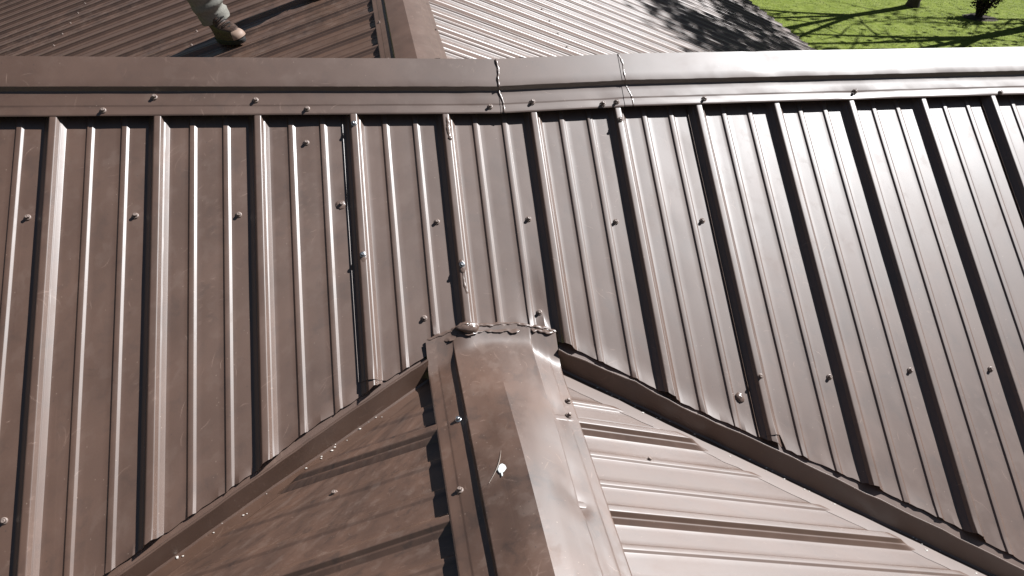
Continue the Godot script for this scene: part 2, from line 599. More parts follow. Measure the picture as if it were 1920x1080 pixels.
func build_front_gable() -> void:
	var t := thing("front_gable_roof", "brown ribbed metal gable with wide dented ridge cap between two valleys", "roof", Vector3(XG, 0, 1.8))
	var off := -t.position
	for s in [-1, 1]:
		var phase: float = 0.731 - 4 * RIB if s < 0 else 0.752 - 4 * RIB
		for pi in 4:
			var z0: float = phase + pi * 4 * RIB
			var prof := panel_profile(4, true, 0.0016)
			var ends := PackedFloat32Array()
			for q in prof:
				var strip := 0.035 if s < 0 else 0.075
				var dx := foot_x(s, z0 + q.x) - strip
				ends.append(clampf(dx / cos(PG), 0.06, 4.2))
			if ends[ends.size() - 1] <= 0.06:
				continue
			var ws := []
			for i in 26:
				ws.append(1.0 - pow(1.0 - i / 25.0, 2.0))
			var rows := []
			for w in ws:
				var row := PackedVector3Array()
				for j in prof.size():
					var d := lerpf(0.06, ends[j], w)
					var z := z0 + prof[j].x
					var k := smoothstep(0.0, 0.04, ends[j] - d) if ends[j] < 4.1 else 1.0
					var h := prof[j].y * k + 0.0006 * noise.get_noise_2d(z * 8.0 + 50.0 * s, d * 4.0)
					row.append(gable_at(s, d, z, h) + off)
				rows.append(row)
			var pn := part("roof_panel", sheet(rows, Vector3(s * 0.3, 1, 0), 0.0011, 1.6, Vector2(0.17 * pi + s * 0.4, 0.29 * pi)), M["trodden" + str(3 if s < 0 else 2)], t)
			var up := Vector3(s * sin(PG), cos(PG), 0)
			if pi == 1:
				var spots := [[0.39, 0.80], [0.255, 0.952]] if s < 0 else [[0.315, 0.826]]
				for q in spots:
					put_screw(pn, gable_at(s, q[0], q[1], 0.0004) + off, up, M.screw)
		build_valley(t, s, off)
	build_gable_cap(t, off)

func build_valley(t: Node3D, s: int, off: Vector3) -> void:
	var fold: Array = FOLD_L if s < 0 else FOLD_R
	var foot: Array = FOOT_L if s < 0 else FOOT_R
	var rows := []
	for i in 91:
		var e := i / 90.0
		var x: float = XG + s * lerpf(0.152, 4.0, e * e * 0.55 + e * 0.45)
		var zf := poly(fold, x) + 0.003 * noise.get_noise_1d(x * 22.0 + 9.0)
		var vf := zf / cos(PM)
		# flange under the main panels, kick up to the fold, down the face, flange on the gable
		var nx := -s * 0.447
		var nz := 0.894
		var row := PackedVector3Array()
		var fp := Vector3(x, main_y(0.0) , zf)                  # fold, 2 cm proud of the main slope
		fp.y = Y0 - (zf - 0.02 * sin(PM)) * tan(PM) + 0.02 * cos(PM)
		var vb := (zf - 0.02 * sin(PM)) / cos(PM)
		row.append(main_at(x - nx * 0.10, vb - nz * 0.10 / cos(PM), -0.004))
		row.append(main_at(x - nx * 0.03, vb - nz * 0.03 / cos(PM), -0.0035))
		row.append(main_at(x - nx * 0.006, vb - nz * 0.006 / cos(PM), -0.0025))
		row.append(main_at(x - nx * 0.001, vb - nz * 0.001 / cos(PM), 0.0192))
		row.append(fp)
		row.append(fp + Vector3(nx * 0.0015, -0.0015, nz * 0.0015))
		var zb := poly(foot, x) + 0.002 * noise.get_noise_1d(x * 31.0)
		row.append(Vector3(x, gable_y(x) + 0.005, zb - 0.001))
		row.append(Vector3(x + nx * 0.003, gable_y(x + nx * 0.003) + 0.0018, zb + 0.003))
		var w := (0.030 if s < 0 else 0.050) * (1.0 + 0.10 * noise.get_noise_1d(x * 17.0))
		row.append(Vector3(x + nx * w * 0.6, gable_y(x + nx * w * 0.6) + 0.0016, zb + nz * w * 0.6))
		row.append(Vector3(x + nx * w, gable_y(x + nx * w) + 0.0009, zb + nz * w))
		for j in row.size():
			row[j] += off
		rows.append(row)
	var vm := part("valley_flashing", sheet(rows, Vector3(0, 1, 0.3), 0.0009, 1.6, Vector2(0.3 * s, 0.4), false, 24.0), M.paint1, t)
	# chips and filings left along the foot of the strip
	var chips := SurfaceTool.new()
	chips.begin(Mesh.PRIMITIVE_TRIANGLES)
	for k in 46:
		var cx: float = XG + s * rng.randf_range(0.2, 1.25)
		var cz := poly(foot, cx) + rng.randf_range(0.002, 0.05) * rng.randf()
		var c := Vector3(cx, gable_y(cx) + 0.0030, cz) + off
		var a := rng.randf() * TAU
		var r := rng.randf_range(0.0007, 0.0024)
		var top := c + Vector3(0, r * 0.8, 0)
		for i in 4:
			chips.add_vertex(c + Vector3(cos(a + i * 1.57) * r * 1.6, 0, sin(a + i * 1.57) * r))
			chips.add_vertex(c + Vector3(cos(a + i * 1.57 + 1.57) * r * 1.6, 0, sin(a + i * 1.57 + 1.57) * r))
			chips.add_vertex(top)
	chips.generate_normals()
	var ch := part("filings", chips.commit(), M.chip, vm)
	ch.set_meta("kind", "stuff")
	vm.set_meta("label", "long folded valley strip with a raised rib down its middle")

func gable_cap_bump(u: float, z: float) -> float:
	var b := 0.0010 * noise.get_noise_2d(u * 14.0 + 70.0, z * 4.0)
	var along := (u - 0.068) * 0.66 + (z - 0.968) * 0.75
	var across := (u - 0.068) * 0.75 - (z - 0.968) * 0.66
	var ramp := smoothstep(-0.06, 0.035, along) * (1.0 - smoothstep(0.03, 0.062, along))
	b -= 0.006 * ramp * bell(across, 0.0, 0.022, 1.0)            # creased knock on the sunny side, sharpest at its foot
	b -= 0.0040 * bell(u - 0.085, z - 0.93, 0.03, 0.06)
	b += 0.0030 * bell(u - 0.06, z - 0.78, 0.035, 0.06)
	b -= 0.0045 * bell(u - 0.105, z - 0.74, 0.02, 0.05)
	b -= 0.0030 * bell(u + 0.04, z - 0.78, 0.03, 0.05)
	b -= 0.0018 * bell(u + 0.09, z - 0.86, 0.02, 0.03)
	return b

func gable_cap_at(u: float, z: float, h: float) -> Vector3:
	var s := 1.0 if u >= 0.0 else -1.0
	var p := gable_at(s, absf(u), z, h)
	p.x = lerpf(XG + u * cos(PG), p.x, clampf(absf(u) / 0.02, 0.0, 1.0))
	p.y -= maxf(0.083 - absf(u), 0.0) * tan(PG) * lerpf(0.85, -0.12, smoothstep(0.5, 0.95, z))
	var seat := main_y(z) + 0.011 + 0.008 * bell(u + 0.052, 0, 0.04, 1)               # rides up onto the main slope
	var d := p.y - seat
	p.y = seat + 0.5 * (d + sqrt(d * d + 0.00006))
	return p

func cap_end(u: float) -> float:                             # upper end of the gable cap, by place across
	return 0.492 + 0.9 * u * u + 0.004 * noise.get_noise_1d(u * 130.0)

func build_gable_cap(t: Node3D, off: Vector3) -> void:
	var prof := PackedVector2Array()
	for k in range(CAP.size() - 1, 0, -1):
		prof.append(Vector2(-CAP[k][0] * 1.02, CAP[k][1]))
		for w in 2:
			if CAP[k][0] < 0.083:
				prof.append(Vector2(-lerpf(CAP[k][0], CAP[k - 1][0], (w + 1) / 3.0) * 1.02, lerpf(CAP[k][1], CAP[k - 1][1], (w + 1) / 3.0)))
	for k in CAP.size():
		prof.append(Vector2(CAP[k][0] * 1.02, CAP[k][1]))
		if CAP[k][0] < 0.08 or (CAP[k][0] > 0.086 and CAP[k][0] < 0.11):
			for w in 3:
				prof.append(Vector2(lerpf(CAP[k][0], CAP[k + 1][0], (w + 1) / 4.0) * 1.02, lerpf(CAP[k][1], CAP[k + 1][1], (w + 1) / 4.0)))
	prof = rounded(prof, 0.0016)
	var rows := []
	for i in 201:
		var w := i / 200.0
		var row := PackedVector3Array()
		for q in prof:
			var z := lerpf(cap_end(q.x), 3.2, w * w * 0.7 + w * 0.3)
			row.append(gable_cap_at(q.x, z, q.y + gable_cap_bump(q.x, z)) + off)
		rows.append(row)
	var cap := part("ridge_cap", sheet(rows, Vector3.UP, 0.0009, 1.6, Vector2(0.61, 0.32), false, 12.0), M.trodden3, t)
	var pts := []
	for k in 41:
		var u := lerpf(-0.152, 0.158, k / 40.0)
		pts.append(gable_cap_at(u, cap_end(u) - 0.002, poly(CAP, absf(u))) + off)
	part("sealant", bead(pts, 0.0042, Vector3(0, 1, 0.2), 61, 0.35), M.sealant, cap)
	var up := Vector3(0, 0.95, 0.3)
	part("sealant", blob(gable_cap_at(-0.050, cap_end(-0.05) + 0.004, 0.024) + off, up, Vector3(0, -0.4, 1), 0.027, 0.016, 0.013, 71), M.sealant, cap)
	var smear := []
	for k in 17:
		var u := lerpf(-0.11, 0.06, k / 16.0)
		smear.append(gable_cap_at(u, cap_end(u) + 0.010, poly(CAP, absf(u)) - 0.0005) + off)
	part("sealant", bead(smear, 0.010, Vector3(0, 1, 0.1), 74, 0.07), M.sealant, cap)
	var smear2 := []
	for k in 9:
		var u := lerpf(0.092, 0.152, k / 8.0)
		smear2.append(gable_cap_at(u, cap_end(u) + 0.005, poly(CAP, absf(u))) + off)
	part("sealant", bead(smear2, 0.006, Vector3(0.3, 1, 0.1), 75, 0.35), M.sealant, cap)
	for q in [[-0.104, 0.735, "zinc"], [-0.126, 0.91, "screw"], [0.131, 0.745, "screw"], [0.142, 0.70, "screw"]]:
		var s := signf(q[0])
		put_screw(cap, gable_cap_at(q[0], q[1], poly(CAP, absf(q[0])) + 0.0006) + off, Vector3(s * sin(PG), cos(PG), 0), M[q[2]])
	# bird dropping and a thin scratch on the shaded side of the cap
	var sp := gable_cap_at(-0.036, 0.905, 0.0386 + gable_cap_bump(-0.036, 0.905)) + off
	part("bird_dropping", blob(sp, Vector3(-0.3, 0.95, 0), Vector3(0.25, 0, -1), 0.0078, 0.0100, 0.0006, 5), M.dropping, cap)
	part("bird_dropping", blob(sp + Vector3(-0.002, -0.0004, 0.013), Vector3(-0.3, 0.95, 0), Vector3(0, 0, 1), 0.0016, 0.005, 0.0005, 6), M.dropping, cap)
	var sc := []
	for k in 15:
		var e := k / 14.0
		var u := lerpf(-0.066, -0.030, e) + 0.006 * sin(e * PI)
		var z := lerpf(0.928, 0.862, e)
		sc.append(gable_cap_at(u, z, 0.0378 + gable_cap_bump(u, z)) + off)
	var srows := []
	for k in sc.size():
		var e2 := sin(PI * (k + 0.5) / sc.size())
		srows.append(PackedVector3Array([sc[k] + Vector3(-0.0006 * e2, 0.0008, 0), sc[k] + Vector3(0.0006 * e2, 0.0011, 0)]))
	part("scratch", sheet(srows, Vector3.UP, 0.0003), M.scratch, cap)

# ------------------------------------------------------------------ rear gable
func build_rear_gable() -> void:
	var t := thing("rear_gable_roof", "long brown ribbed metal roof beyond the main ridge with straight grey-brown cap", "roof", Vector3(XG, 0, -9))
	var off := -t.position
	var prof := panel_profile(4, false, 0.0016)
	for s in [-1, 1]:
		var phase: float = (-2.187 if s < 0 else -2.36) + 8 * RIB
		for pi in range(1, 20):
			var z0: float = phase - pi * 4 * RIB
			var rows := []
			for i in 9:
				var row := PackedVector3Array()
				for q in prof:
					var d := lerpf(0.07, 5.57, i / 8.0)
					row.append(gable_at(s, d, z0 + q.x, q.y + 0.002 * noise.get_noise_2d(d * 1.4 + 30.0 * s, (z0 + q.x) * 2.0), YR, PR) + off)
				rows.append(row)
			var pn := part("roof_panel", sheet(rows, Vector3(s * 0.3, 1, 0), 0.0011, 1.6, Vector2(rng.randf(), rng.randf()), false, 40.0), M["worn" + str(posmod(pi, 2) + 2 * int(s < 0))], t)
			if pi < 8:
				for k in 4:
					for dd in ([1.05, 3.0] if s > 0 else [1.25, 2.45]):
						put_screw(pn, gable_at(s, dd, z0 + (k + 0.20) * RIB, 0.0002, YR, PR) + off, Vector3(s * sin(PR), cos(PR), 0), M.screw)
	var cp := cap_profile()
	var z1 := -0.45
	for k in 5:
		var z2 := z1 - 3.6
		var rows2 := []
		for i in 25:
			var z := lerpf(z1 + 0.08, z2, i / 24.0)
			var row2 := PackedVector3Array()
			for q in cp:
				var s := 1.0 if q.x >= 0.0 else -1.0
				var p := gable_at(s, absf(q.x), z, q.y - 0.001 * k + 0.0012 * noise.get_noise_2d(q.x * 12.0, z * 3.0), YR, PR)
				p.x = lerpf(XG + q.x * cos(PR), p.x, clampf(absf(q.x) / 0.02, 0.0, 1.0))
				row2.append(p + off)
			rows2.append(row2)
		var c := part("ridge_cap", sheet(rows2, Vector3.UP, 0.0009, 1.6, Vector2(0.3 * k, 0.6), false, 10.0), M.worn1, t)
		for q in [[-0.115, 0.55], [-0.13, 1.05], [-0.12, 1.5], [0.115, 0.42], [0.14, 0.95], [0.12, 1.55], [-0.12, 2.2], [0.12, 2.4]]:
			put_screw(c, gable_at(signf(q[0]), absf(q[0]), z1 - q[1] - 0.5, poly(CAP, absf(q[0])) - 0.001 * k, YR, PR) + off, Vector3(0, 1, 0), M.screw)
		z1 = z2

# ------------------------------------------------------------------ walls under the roofs
func box(a: Vector3, b: Vector3) -> BoxMesh:
	var m := BoxMesh.new()
	m.size = (b - a).abs()
	return m

func build_walls() -> void:
	var t := thing("house_wall", "pale boarded house walls standing under the eaves of the brown roofs", "wall", Vector3(XG, 0, -6))
	var spots := [[Vector3(6.05, 0, -17.5), Vector3(6.2, 2.0, 0.2)], [Vector3(-3.86, 0, -17.5), Vector3(-3.71, 2.0, 0.2)], [Vector3(-3.7, 0, -17.65), Vector3(6.04, 2.0, -17.5)],
		[Vector3(-1.7, 0, 0.25), Vector3(4.4, 2.2, 0.4)], [Vector3(-1.6, 0, 0.42), Vector3(-1.45, 2.2, 3.1)], [Vector3(3.9, 0, 0.42), Vector3(4.05, 2.2, 3.1)], [Vector3(-1.44, 0, 2.95), Vector3(3.89, 2.2, 3.1)]]
	for w in spots:
		var o := part("wall", box(w[0], w[1]), M.siding, t)
		o.position = (w[0] + w[1]) * 0.5 - t.position

# ------------------------------------------------------------------ lawn, trees, shrub
func build_lawn() -> void:
	var m := PlaneMesh.new()
	m.size = Vector2(240, 240)
	var g := part("lawn_ground", m, M.turf, self)
	g.name = "ground"
	g.position = Vector3(8, 0, -20)
	g.set_meta("kind", "structure")
	g.set_meta("label", "mown green lawn below the roofs")
	var dm := PlaneMesh.new()
	dm.size = Vector2(70, 44)
	var dr := part("driveway", dm, M.asphalt, self)
	dr.position = Vector3(2, 0.004, 27)
	dr.set_meta("kind", "structure")
	dr.set_meta("label", "dark asphalt yard in front of the house")
	# blades over the stretch of lawn in view
	var blade := SurfaceTool.new()
	blade.begin(Mesh.PRIMITIVE_TRIANGLES)
	for k in 5:
		var a := TAU * k / 5.0 + 0.3 * k
		var b := Vector3(cos(a) * 0.03, 0, sin(a) * 0.03)
		var w := Vector3(-sin(a), 0, cos(a)) * 0.006
		var tip := b * 2.6 + Vector3(0, 0.015 + 0.005 * (k % 3), 0)
		blade.add_vertex(b - w); blade.add_vertex(tip); blade.add_vertex(b + w)
	blade.generate_normals()
	var mm := MultiMesh.new()
	mm.transform_format = MultiMesh.TRANSFORM_3D
	mm.use_colors = true
	mm.mesh = blade.commit()
	mm.instance_count = 45000
	var nz := FastNoiseLite.new()
	nz.seed = 77
	nz.frequency = 0.5
	for k in mm.instance_count:
		var x := rng.randf_range(6.4, 21.0)
		var z := rng.randf_range(-24.0, -7.5)
		var sc := rng.randf_range(0.6, 1.3)
		mm.set_instance_transform(k, Transform3D(Basis(Vector3.UP, rng.randf() * TAU).scaled(Vector3(sc, sc * rng.randf_range(0.6, 1.0), sc)), Vector3(x, 0.0, z)))
		var d := nz.get_noise_2d(x, z) * 0.5 + rng.randf_range(-0.18, 0.18)
		mm.set_instance_color(k, Color(0.185 + 0.06 * d, 0.225 + 0.06 * d, 0.046 + 0.03 * d))
	var o := MultiMeshInstance3D.new()
	o.name = "grass"
	o.multimesh = mm
	o.material_override = M.blade
	add_child(o)
	o.set_meta("kind", "stuff")
	o.set_meta("label", "short mown grass blades on the lawn")
	o.set_meta("category", "grass")

func tube(pts: Array, radii: Array, n := 8) -> ArrayMesh:
	var rows := []
	for k in pts.size():
		var t: Vector3 = (pts[mini(k + 1, pts.size() - 1)] - pts[maxi(k - 1, 0)]).normalized()
		var s := t.cross(Vector3(0.31, 0.2, 0.93)).normalized()
		var u := s.cross(t)
		var row := PackedVector3Array()
		for j in n + 1:
			var a := TAU * (j % n) / n
			row.append(pts[k] + (s * cos(a) + u * sin(a)) * radii[k])
		rows.append(row)
	return sheet(rows, Vector3.UP, 0.0, 1.0, Vector2.ZERO, true, 80.0)

func join(meshes: Array) -> ArrayMesh:
	var st := SurfaceTool.new()
	for m in meshes:
		st.append_from(m, 0, Transform3D.IDENTITY)
	return st.commit()

func build_tree(called: String, label: String, at: Vector3, h: float, spread: float, r: float, leaves: int, seed_value: int, leaf := 1.0, group := "trees on the lawn") -> Node3D:
	var g := RandomNumberGenerator.new()
	g.seed = seed_value
	var t := thing(called, label, "tree", at, group)
	var limbs := []
	var tips := []
	var fork := h * 0.22
	var trunk := [Vector3(0, -0.1, 0), Vector3(0.01, 0.12, 0.0), Vector3(0.03, 0.5, 0.02), Vector3(0.08, fork * 0.6, 0.04), Vector3(0.1, fork, 0.05)]
	limbs.append(tube(trunk, [r * 1.6, r * 1.15, r, r * 0.92, r * 0.85], 12))
	for k in 5:
		var a := TAU * k / 5.0 + g.randf_range(-0.3, 0.3)
		var p := Vector3(0.1, fork - 0.05, 0.05)
		var out := g.randf_range(0.45, 1.0) * spread
		var top := g.randf_range(0.55, 0.95) * h
		var e := Vector3(cos(a) * out, top, sin(a) * out)
		var c := Vector3(cos(a) * out * 0.35, lerpf(fork, top, 0.55), sin(a) * out * 0.35)
		var pts := []
		var rad := []
		for i in 8:
			var w := i / 7.0
			pts.append(p.lerp(c, w).lerp(c.lerp(e, w), w) + Vector3(g.randf_range(-1, 1), 0, g.randf_range(-1, 1)) * 0.06 * w)
			rad.append(lerpf(r * 0.6, 0.02, w))
		limbs.append(tube(pts, rad, 7))
		for i in range(2, 8):
			for q in 2:
				var d := Vector3(g.randf_range(-1, 1), g.randf_range(-0.1, 0.8), g.randf_range(-1, 1)).normalized()
				var len := g.randf_range(0.6, 1.5) * spread * 0.4
				var s0: Vector3 = pts[i]
				var s1: Vector3 = s0 + d * len * 0.5 + Vector3(0, 0.1, 0)
				var s2: Vector3 = s0 + d * len
				limbs.append(tube([s0, s1, s2], [0.03, 0.02, 0.008], 5))
				tips.append(s1)
				tips.append(s2)
	part("trunk", join(limbs), M.bark, t)
	var trs := []
	var cols := []
	for k in leaves:
		var c2: Vector3 = tips[g.randi() % tips.size()]
		var p2 := c2 + Vector3(g.randfn(), g.randfn(), g.randfn()) * 0.30 * sqrt(leaf)
		var sz := g.randf_range(0.10, 0.19) * leaf
		var b := Basis.from_euler(Vector3(g.randf_range(-0.9, 0.9), g.randf() * TAU, g.randf_range(-0.9, 0.9))).scaled(Vector3.ONE * sz)
		trs.append(Transform3D(b, p2))
		var d2 := g.randf_range(0.7, 1.25)
		cols.append(Color(0.06 * d2, 0.105 * d2, 0.022 * d2))
	part("crown", leaf_mesh(trs, cols, 0.5), M.leaf, t)
	return t

func leaf_mesh(trs: Array, cols: Array, half: float) -> ArrayMesh:      # many small folded leaves
	var st := SurfaceTool.new()
	st.begin(Mesh.PRIMITIVE_TRIANGLES)
	for k in trs.size():
		for v in [Vector3(0, 0, 0), Vector3(-half, 0.07, 0.5), Vector3(0, 0, 1), Vector3(0, 0, 0), Vector3(0, 0, 1), Vector3(half, 0.07, 0.5)]:
			st.set_color(cols[k])
			st.add_vertex(trs[k] * v)
	st.generate_normals()
	return st.commit()

func build_shrub(at: Vector3) -> void:
	var t := thing("shrub", "small dark purple-brown shrub alone on the sunlit lawn", "shrub", at)
	var g := RandomNumberGenerator.new()
	g.seed = 5
	var stems := []
	var tips := []
	for k in 16:
		var a := TAU * k / 16.0 + g.randf_range(-0.3, 0.3)
		var out := g.randf_range(0.08, 0.52)
		var hh := g.randf_range(0.5, 1.05)
		var pts := [Vector3(cos(a) * 0.05, -0.03, sin(a) * 0.05), Vector3(cos(a) * out * 0.4, hh * 0.5, sin(a) * out * 0.4), Vector3(cos(a) * out, hh, sin(a) * out)]
		stems.append(tube(pts, [0.022, 0.015, 0.006], 5))
		for i in 14:
			var w := g.randf_range(0.25, 1.0)
			tips.append(pts[0].lerp(pts[1], w).lerp(pts[1].lerp(pts[2], w), w))
	part("stem", join(stems), M.stem, t)
	var bed := blob(Vector3(0, -0.005, 0.03), Vector3.UP, Vector3(1, 0, 0), 0.30, 0.42, 0.03, 9)
	part("mulch", bed, M.mulch, t)
	var trs := []
	var cols := []
	for k in 1500:
		var p2: Vector3 = tips[g.randi() % tips.size()] + Vector3(g.randfn(), g.randfn(), g.randfn()) * 0.05
		p2.y = maxf(p2.y, 0.05)
		trs.append(Transform3D(Basis.from_euler(Vector3(g.randf_range(-1, 1), g.randf() * TAU, g.randf_range(-1, 1))).scaled(Vector3.ONE * g.randf_range(0.04, 0.075)), p2))
		var d := g.randf_range(0.6, 1.5)
		cols.append(Color(0.034 * d, 0.020 * d, 0.024 * d) if g.randf() < 0.75 else Color(0.05 * d, 0.06 * d, 0.02 * d))
	part("foliage", leaf_mesh(trs, cols, 0.4), M.leaf, t)

# ------------------------------------------------------------------ person
func smin(a: float, b: float, k: float) -> float:
	var h := clampf(0.5 + 0.5 * (b - a) / k, 0.0, 1.0)
	return lerpf(b, a, h) - k * h * (1.0 - h)

func body_mesh(bones: Array, cell: float) -> ArrayMesh:
	var lo := Vector3(9, 9, 9)
	var hi := -lo
	for b in bones:
		for e in [[b[0], b[2]], [b[1], b[3]]]:
			lo = lo.min(e[0] - Vector3.ONE * (e[1] + 2 * cell))
			hi = hi.max(e[0] + Vector3.ONE * (e[1] + 2 * cell))
	var n := Vector3i(((hi - lo) / cell).ceil()) + Vector3i.ONE
	var F := PackedFloat32Array()
	F.resize(n.x * n.y * n.z)
	F.fill(1.0)
	for b in bones:
		var rm: float = maxf(b[2], b[3]) + 0.06
		var l := Vector3i(((b[0].min(b[1]) - Vector3.ONE * rm - lo) / cell).floor()).clamp(Vector3i.ZERO, n - Vector3i.ONE)
		var h := Vector3i(((b[0].max(b[1]) + Vector3.ONE * rm - lo) / cell).ceil()).clamp(Vector3i.ZERO, n - Vector3i.ONE)
		var ab: Vector3 = b[1] - b[0]
		var dd := maxf(ab.length_squared(), 1e-6)
		for z in range(l.z, h.z + 1):
			for y in range(l.y, h.y + 1):
				for x in range(l.x, h.x + 1):
					var p := lo + Vector3(x, y, z) * cell
					var t := clampf((p - b[0]).dot(ab) / dd, 0.0, 1.0)
					var d: float = p.distance_to(b[0] + ab * t) - lerpf(b[2], b[3], t)
					var k := (z * n.y + y) * n.x + x
					F[k] = smin(F[k], d, 0.035)
	var idx := {}
	var V := PackedVector3Array()
	var N := PackedVector3Array()
	var I := PackedInt32Array()
	for z in n.z - 1:
		for y in n.y - 1:
			for x in n.x - 1:
				var c := Vector3.ZERO
				var cnt := 0
				for e in [[0, 0, 0, 1, 0, 0], [0, 1, 0, 1, 1, 0], [0, 0, 1, 1, 0, 1], [0, 1, 1, 1, 1, 1], [0, 0, 0, 0, 1, 0], [1, 0, 0, 1, 1, 0], [0, 0, 1, 0, 1, 1], [1, 0, 1, 1, 1, 1], [0, 0, 0, 0, 0, 1], [1, 0, 0, 1, 0, 1], [0, 1, 0, 0, 1, 1], [1, 1, 0, 1, 1, 1]]:
					var fa := F[((z + e[2]) * n.y + y + e[1]) * n.x + x + e[0]]
					var fb := F[((z + e[5]) * n.y + y + e[4]) * n.x + x + e[3]]
					if (fa < 0.0) != (fb < 0.0):
						var w := fa / (fa - fb)
						c += Vector3(e[0], e[1], e[2]).lerp(Vector3(e[3], e[4], e[5]), w)
						cnt += 1
				if cnt > 0:
					idx[Vector3i(x, y, z)] = V.size()
					V.append(lo + (Vector3(x, y, z) + c / cnt) * cell)
					var i0 := (z * n.y + y) * n.x + x
					N.append(Vector3(F[i0 + 1] - F[i0], F[i0 + n.x] - F[i0], F[i0 + n.x * n.y] - F[i0]).normalized())
	for z in range(1, n.z - 1):
		for y in range(1, n.y - 1):
			for x in range(1, n.x - 1):
				var f0 := F[(z * n.y + y) * n.x + x]
				for ax in 3:
					var st: int = [1, n.x, n.x * n.y][ax]
					var f1 := F[(z * n.y + y) * n.x + x + st]
					if (f0 < 0.0) == (f1 < 0.0):
						continue
					var u: Vector3i = [Vector3i(0, 1, 0), Vector3i(0, 0, 1), Vector3i(1, 0, 0)][ax]
					var w: Vector3i = [Vector3i(0, 0, 1), Vector3i(1, 0, 0), Vector3i(0, 1, 0)][ax]
					var c0 := Vector3i(x, y, z)
					var ks := [c0 - u - w, c0 - w, c0, c0 - u]
					var ok := true
					for kk in ks:
						ok = ok and idx.has(kk)
					if ok:
						_quad(V, N, I, idx[ks[0]], idx[ks[1]], idx[ks[2]], idx[ks[3]])
	var arr := []
	arr.resize(Mesh.ARRAY_MAX)
	arr[Mesh.ARRAY_VERTEX] = V
	arr[Mesh.ARRAY_NORMAL] = N
	arr[Mesh.ARRAY_INDEX] = I
	var am := ArrayMesh.new()
	am.add_surface_from_arrays(Mesh.PRIMITIVE_TRIANGLES, arr)
	return am

# a work boot, sole at y = 0, heel at the origin, toe along +x
func boot_rows(z_from: float, part_id: int) -> Array:
	var rows := []
	var n := 28
	if part_id == 0:                                          # upper: horizontal slices from the welt to the collar
		for k in 15:
			var y := 0.022 + 0.155 * k / 14.0
			var w := k / 14.0
			var toe := lerpf(0.285, 0.118, smoothstep(0.0, 0.55, w))
			if w < 0.34:
				toe = lerpf(0.285, 0.262, w / 0.34)
			elif w < 0.5:
				toe = lerpf(0.262, 0.150, (w - 0.34) / 0.16)
			else:
				toe = lerpf(0.150, 0.128, (w - 0.5) / 0.5)
			var heel := lerpf(0.0, 0.012, w)
			var half := lerpf(0.048, 0.044, w)
			var row := PackedVector3Array()
			for j in n + 1:
				var a := TAU * (j % n) / n
				var cx := (toe + heel) * 0.5
				var rx := (toe - heel) * 0.5
				var px := cx + rx * signf(cos(a)) * pow(absf(cos(a)), 0.8)
				var wide := half * (0.86 + 0.16 * sin(clampf((px - heel) / 0.285, 0, 1) * PI * 1.1))
				var pz := wide * signf(sin(a)) * pow(absf(sin(a)), 0.8)
				var fold := 0.0022 * noise.get_noise_3d(px * 90.0, y * 120.0, pz * 60.0)
				row.append(Vector3(px + fold, y + fold, pz + fold * signf(pz)))
			rows.append(row)
	else:                                                     # sole
		for lv in [[0.0, 0.97], [0.004, 1.0], [0.018, 1.02], [0.024, 1.0], [0.025, 0.8]]:
			var row := PackedVector3Array()
			for j in n + 1:
				var a := TAU * (j % n) / n
				var px: float = 0.143 + 0.150 * lv[1] * signf(cos(a)) * pow(absf(cos(a)), 0.75)
				var wide := 0.051 * (0.84 + 0.18 * sin(clampf(px / 0.285, 0, 1) * PI * 1.1))
				var yy: float = lv[0]
				row.append(Vector3(px, yy, wide * lv[1] * signf(sin(a)) * pow(absf(sin(a)), 0.8)))
			rows.append(row)
	return rows

func place_rows(rows: Array, tr: Transform3D) -> Array:
	var o := []
	for r in rows:
		var q := PackedVector3Array()
		for p in r:
			q.append(tr * p)
		o.append(q)
	return o

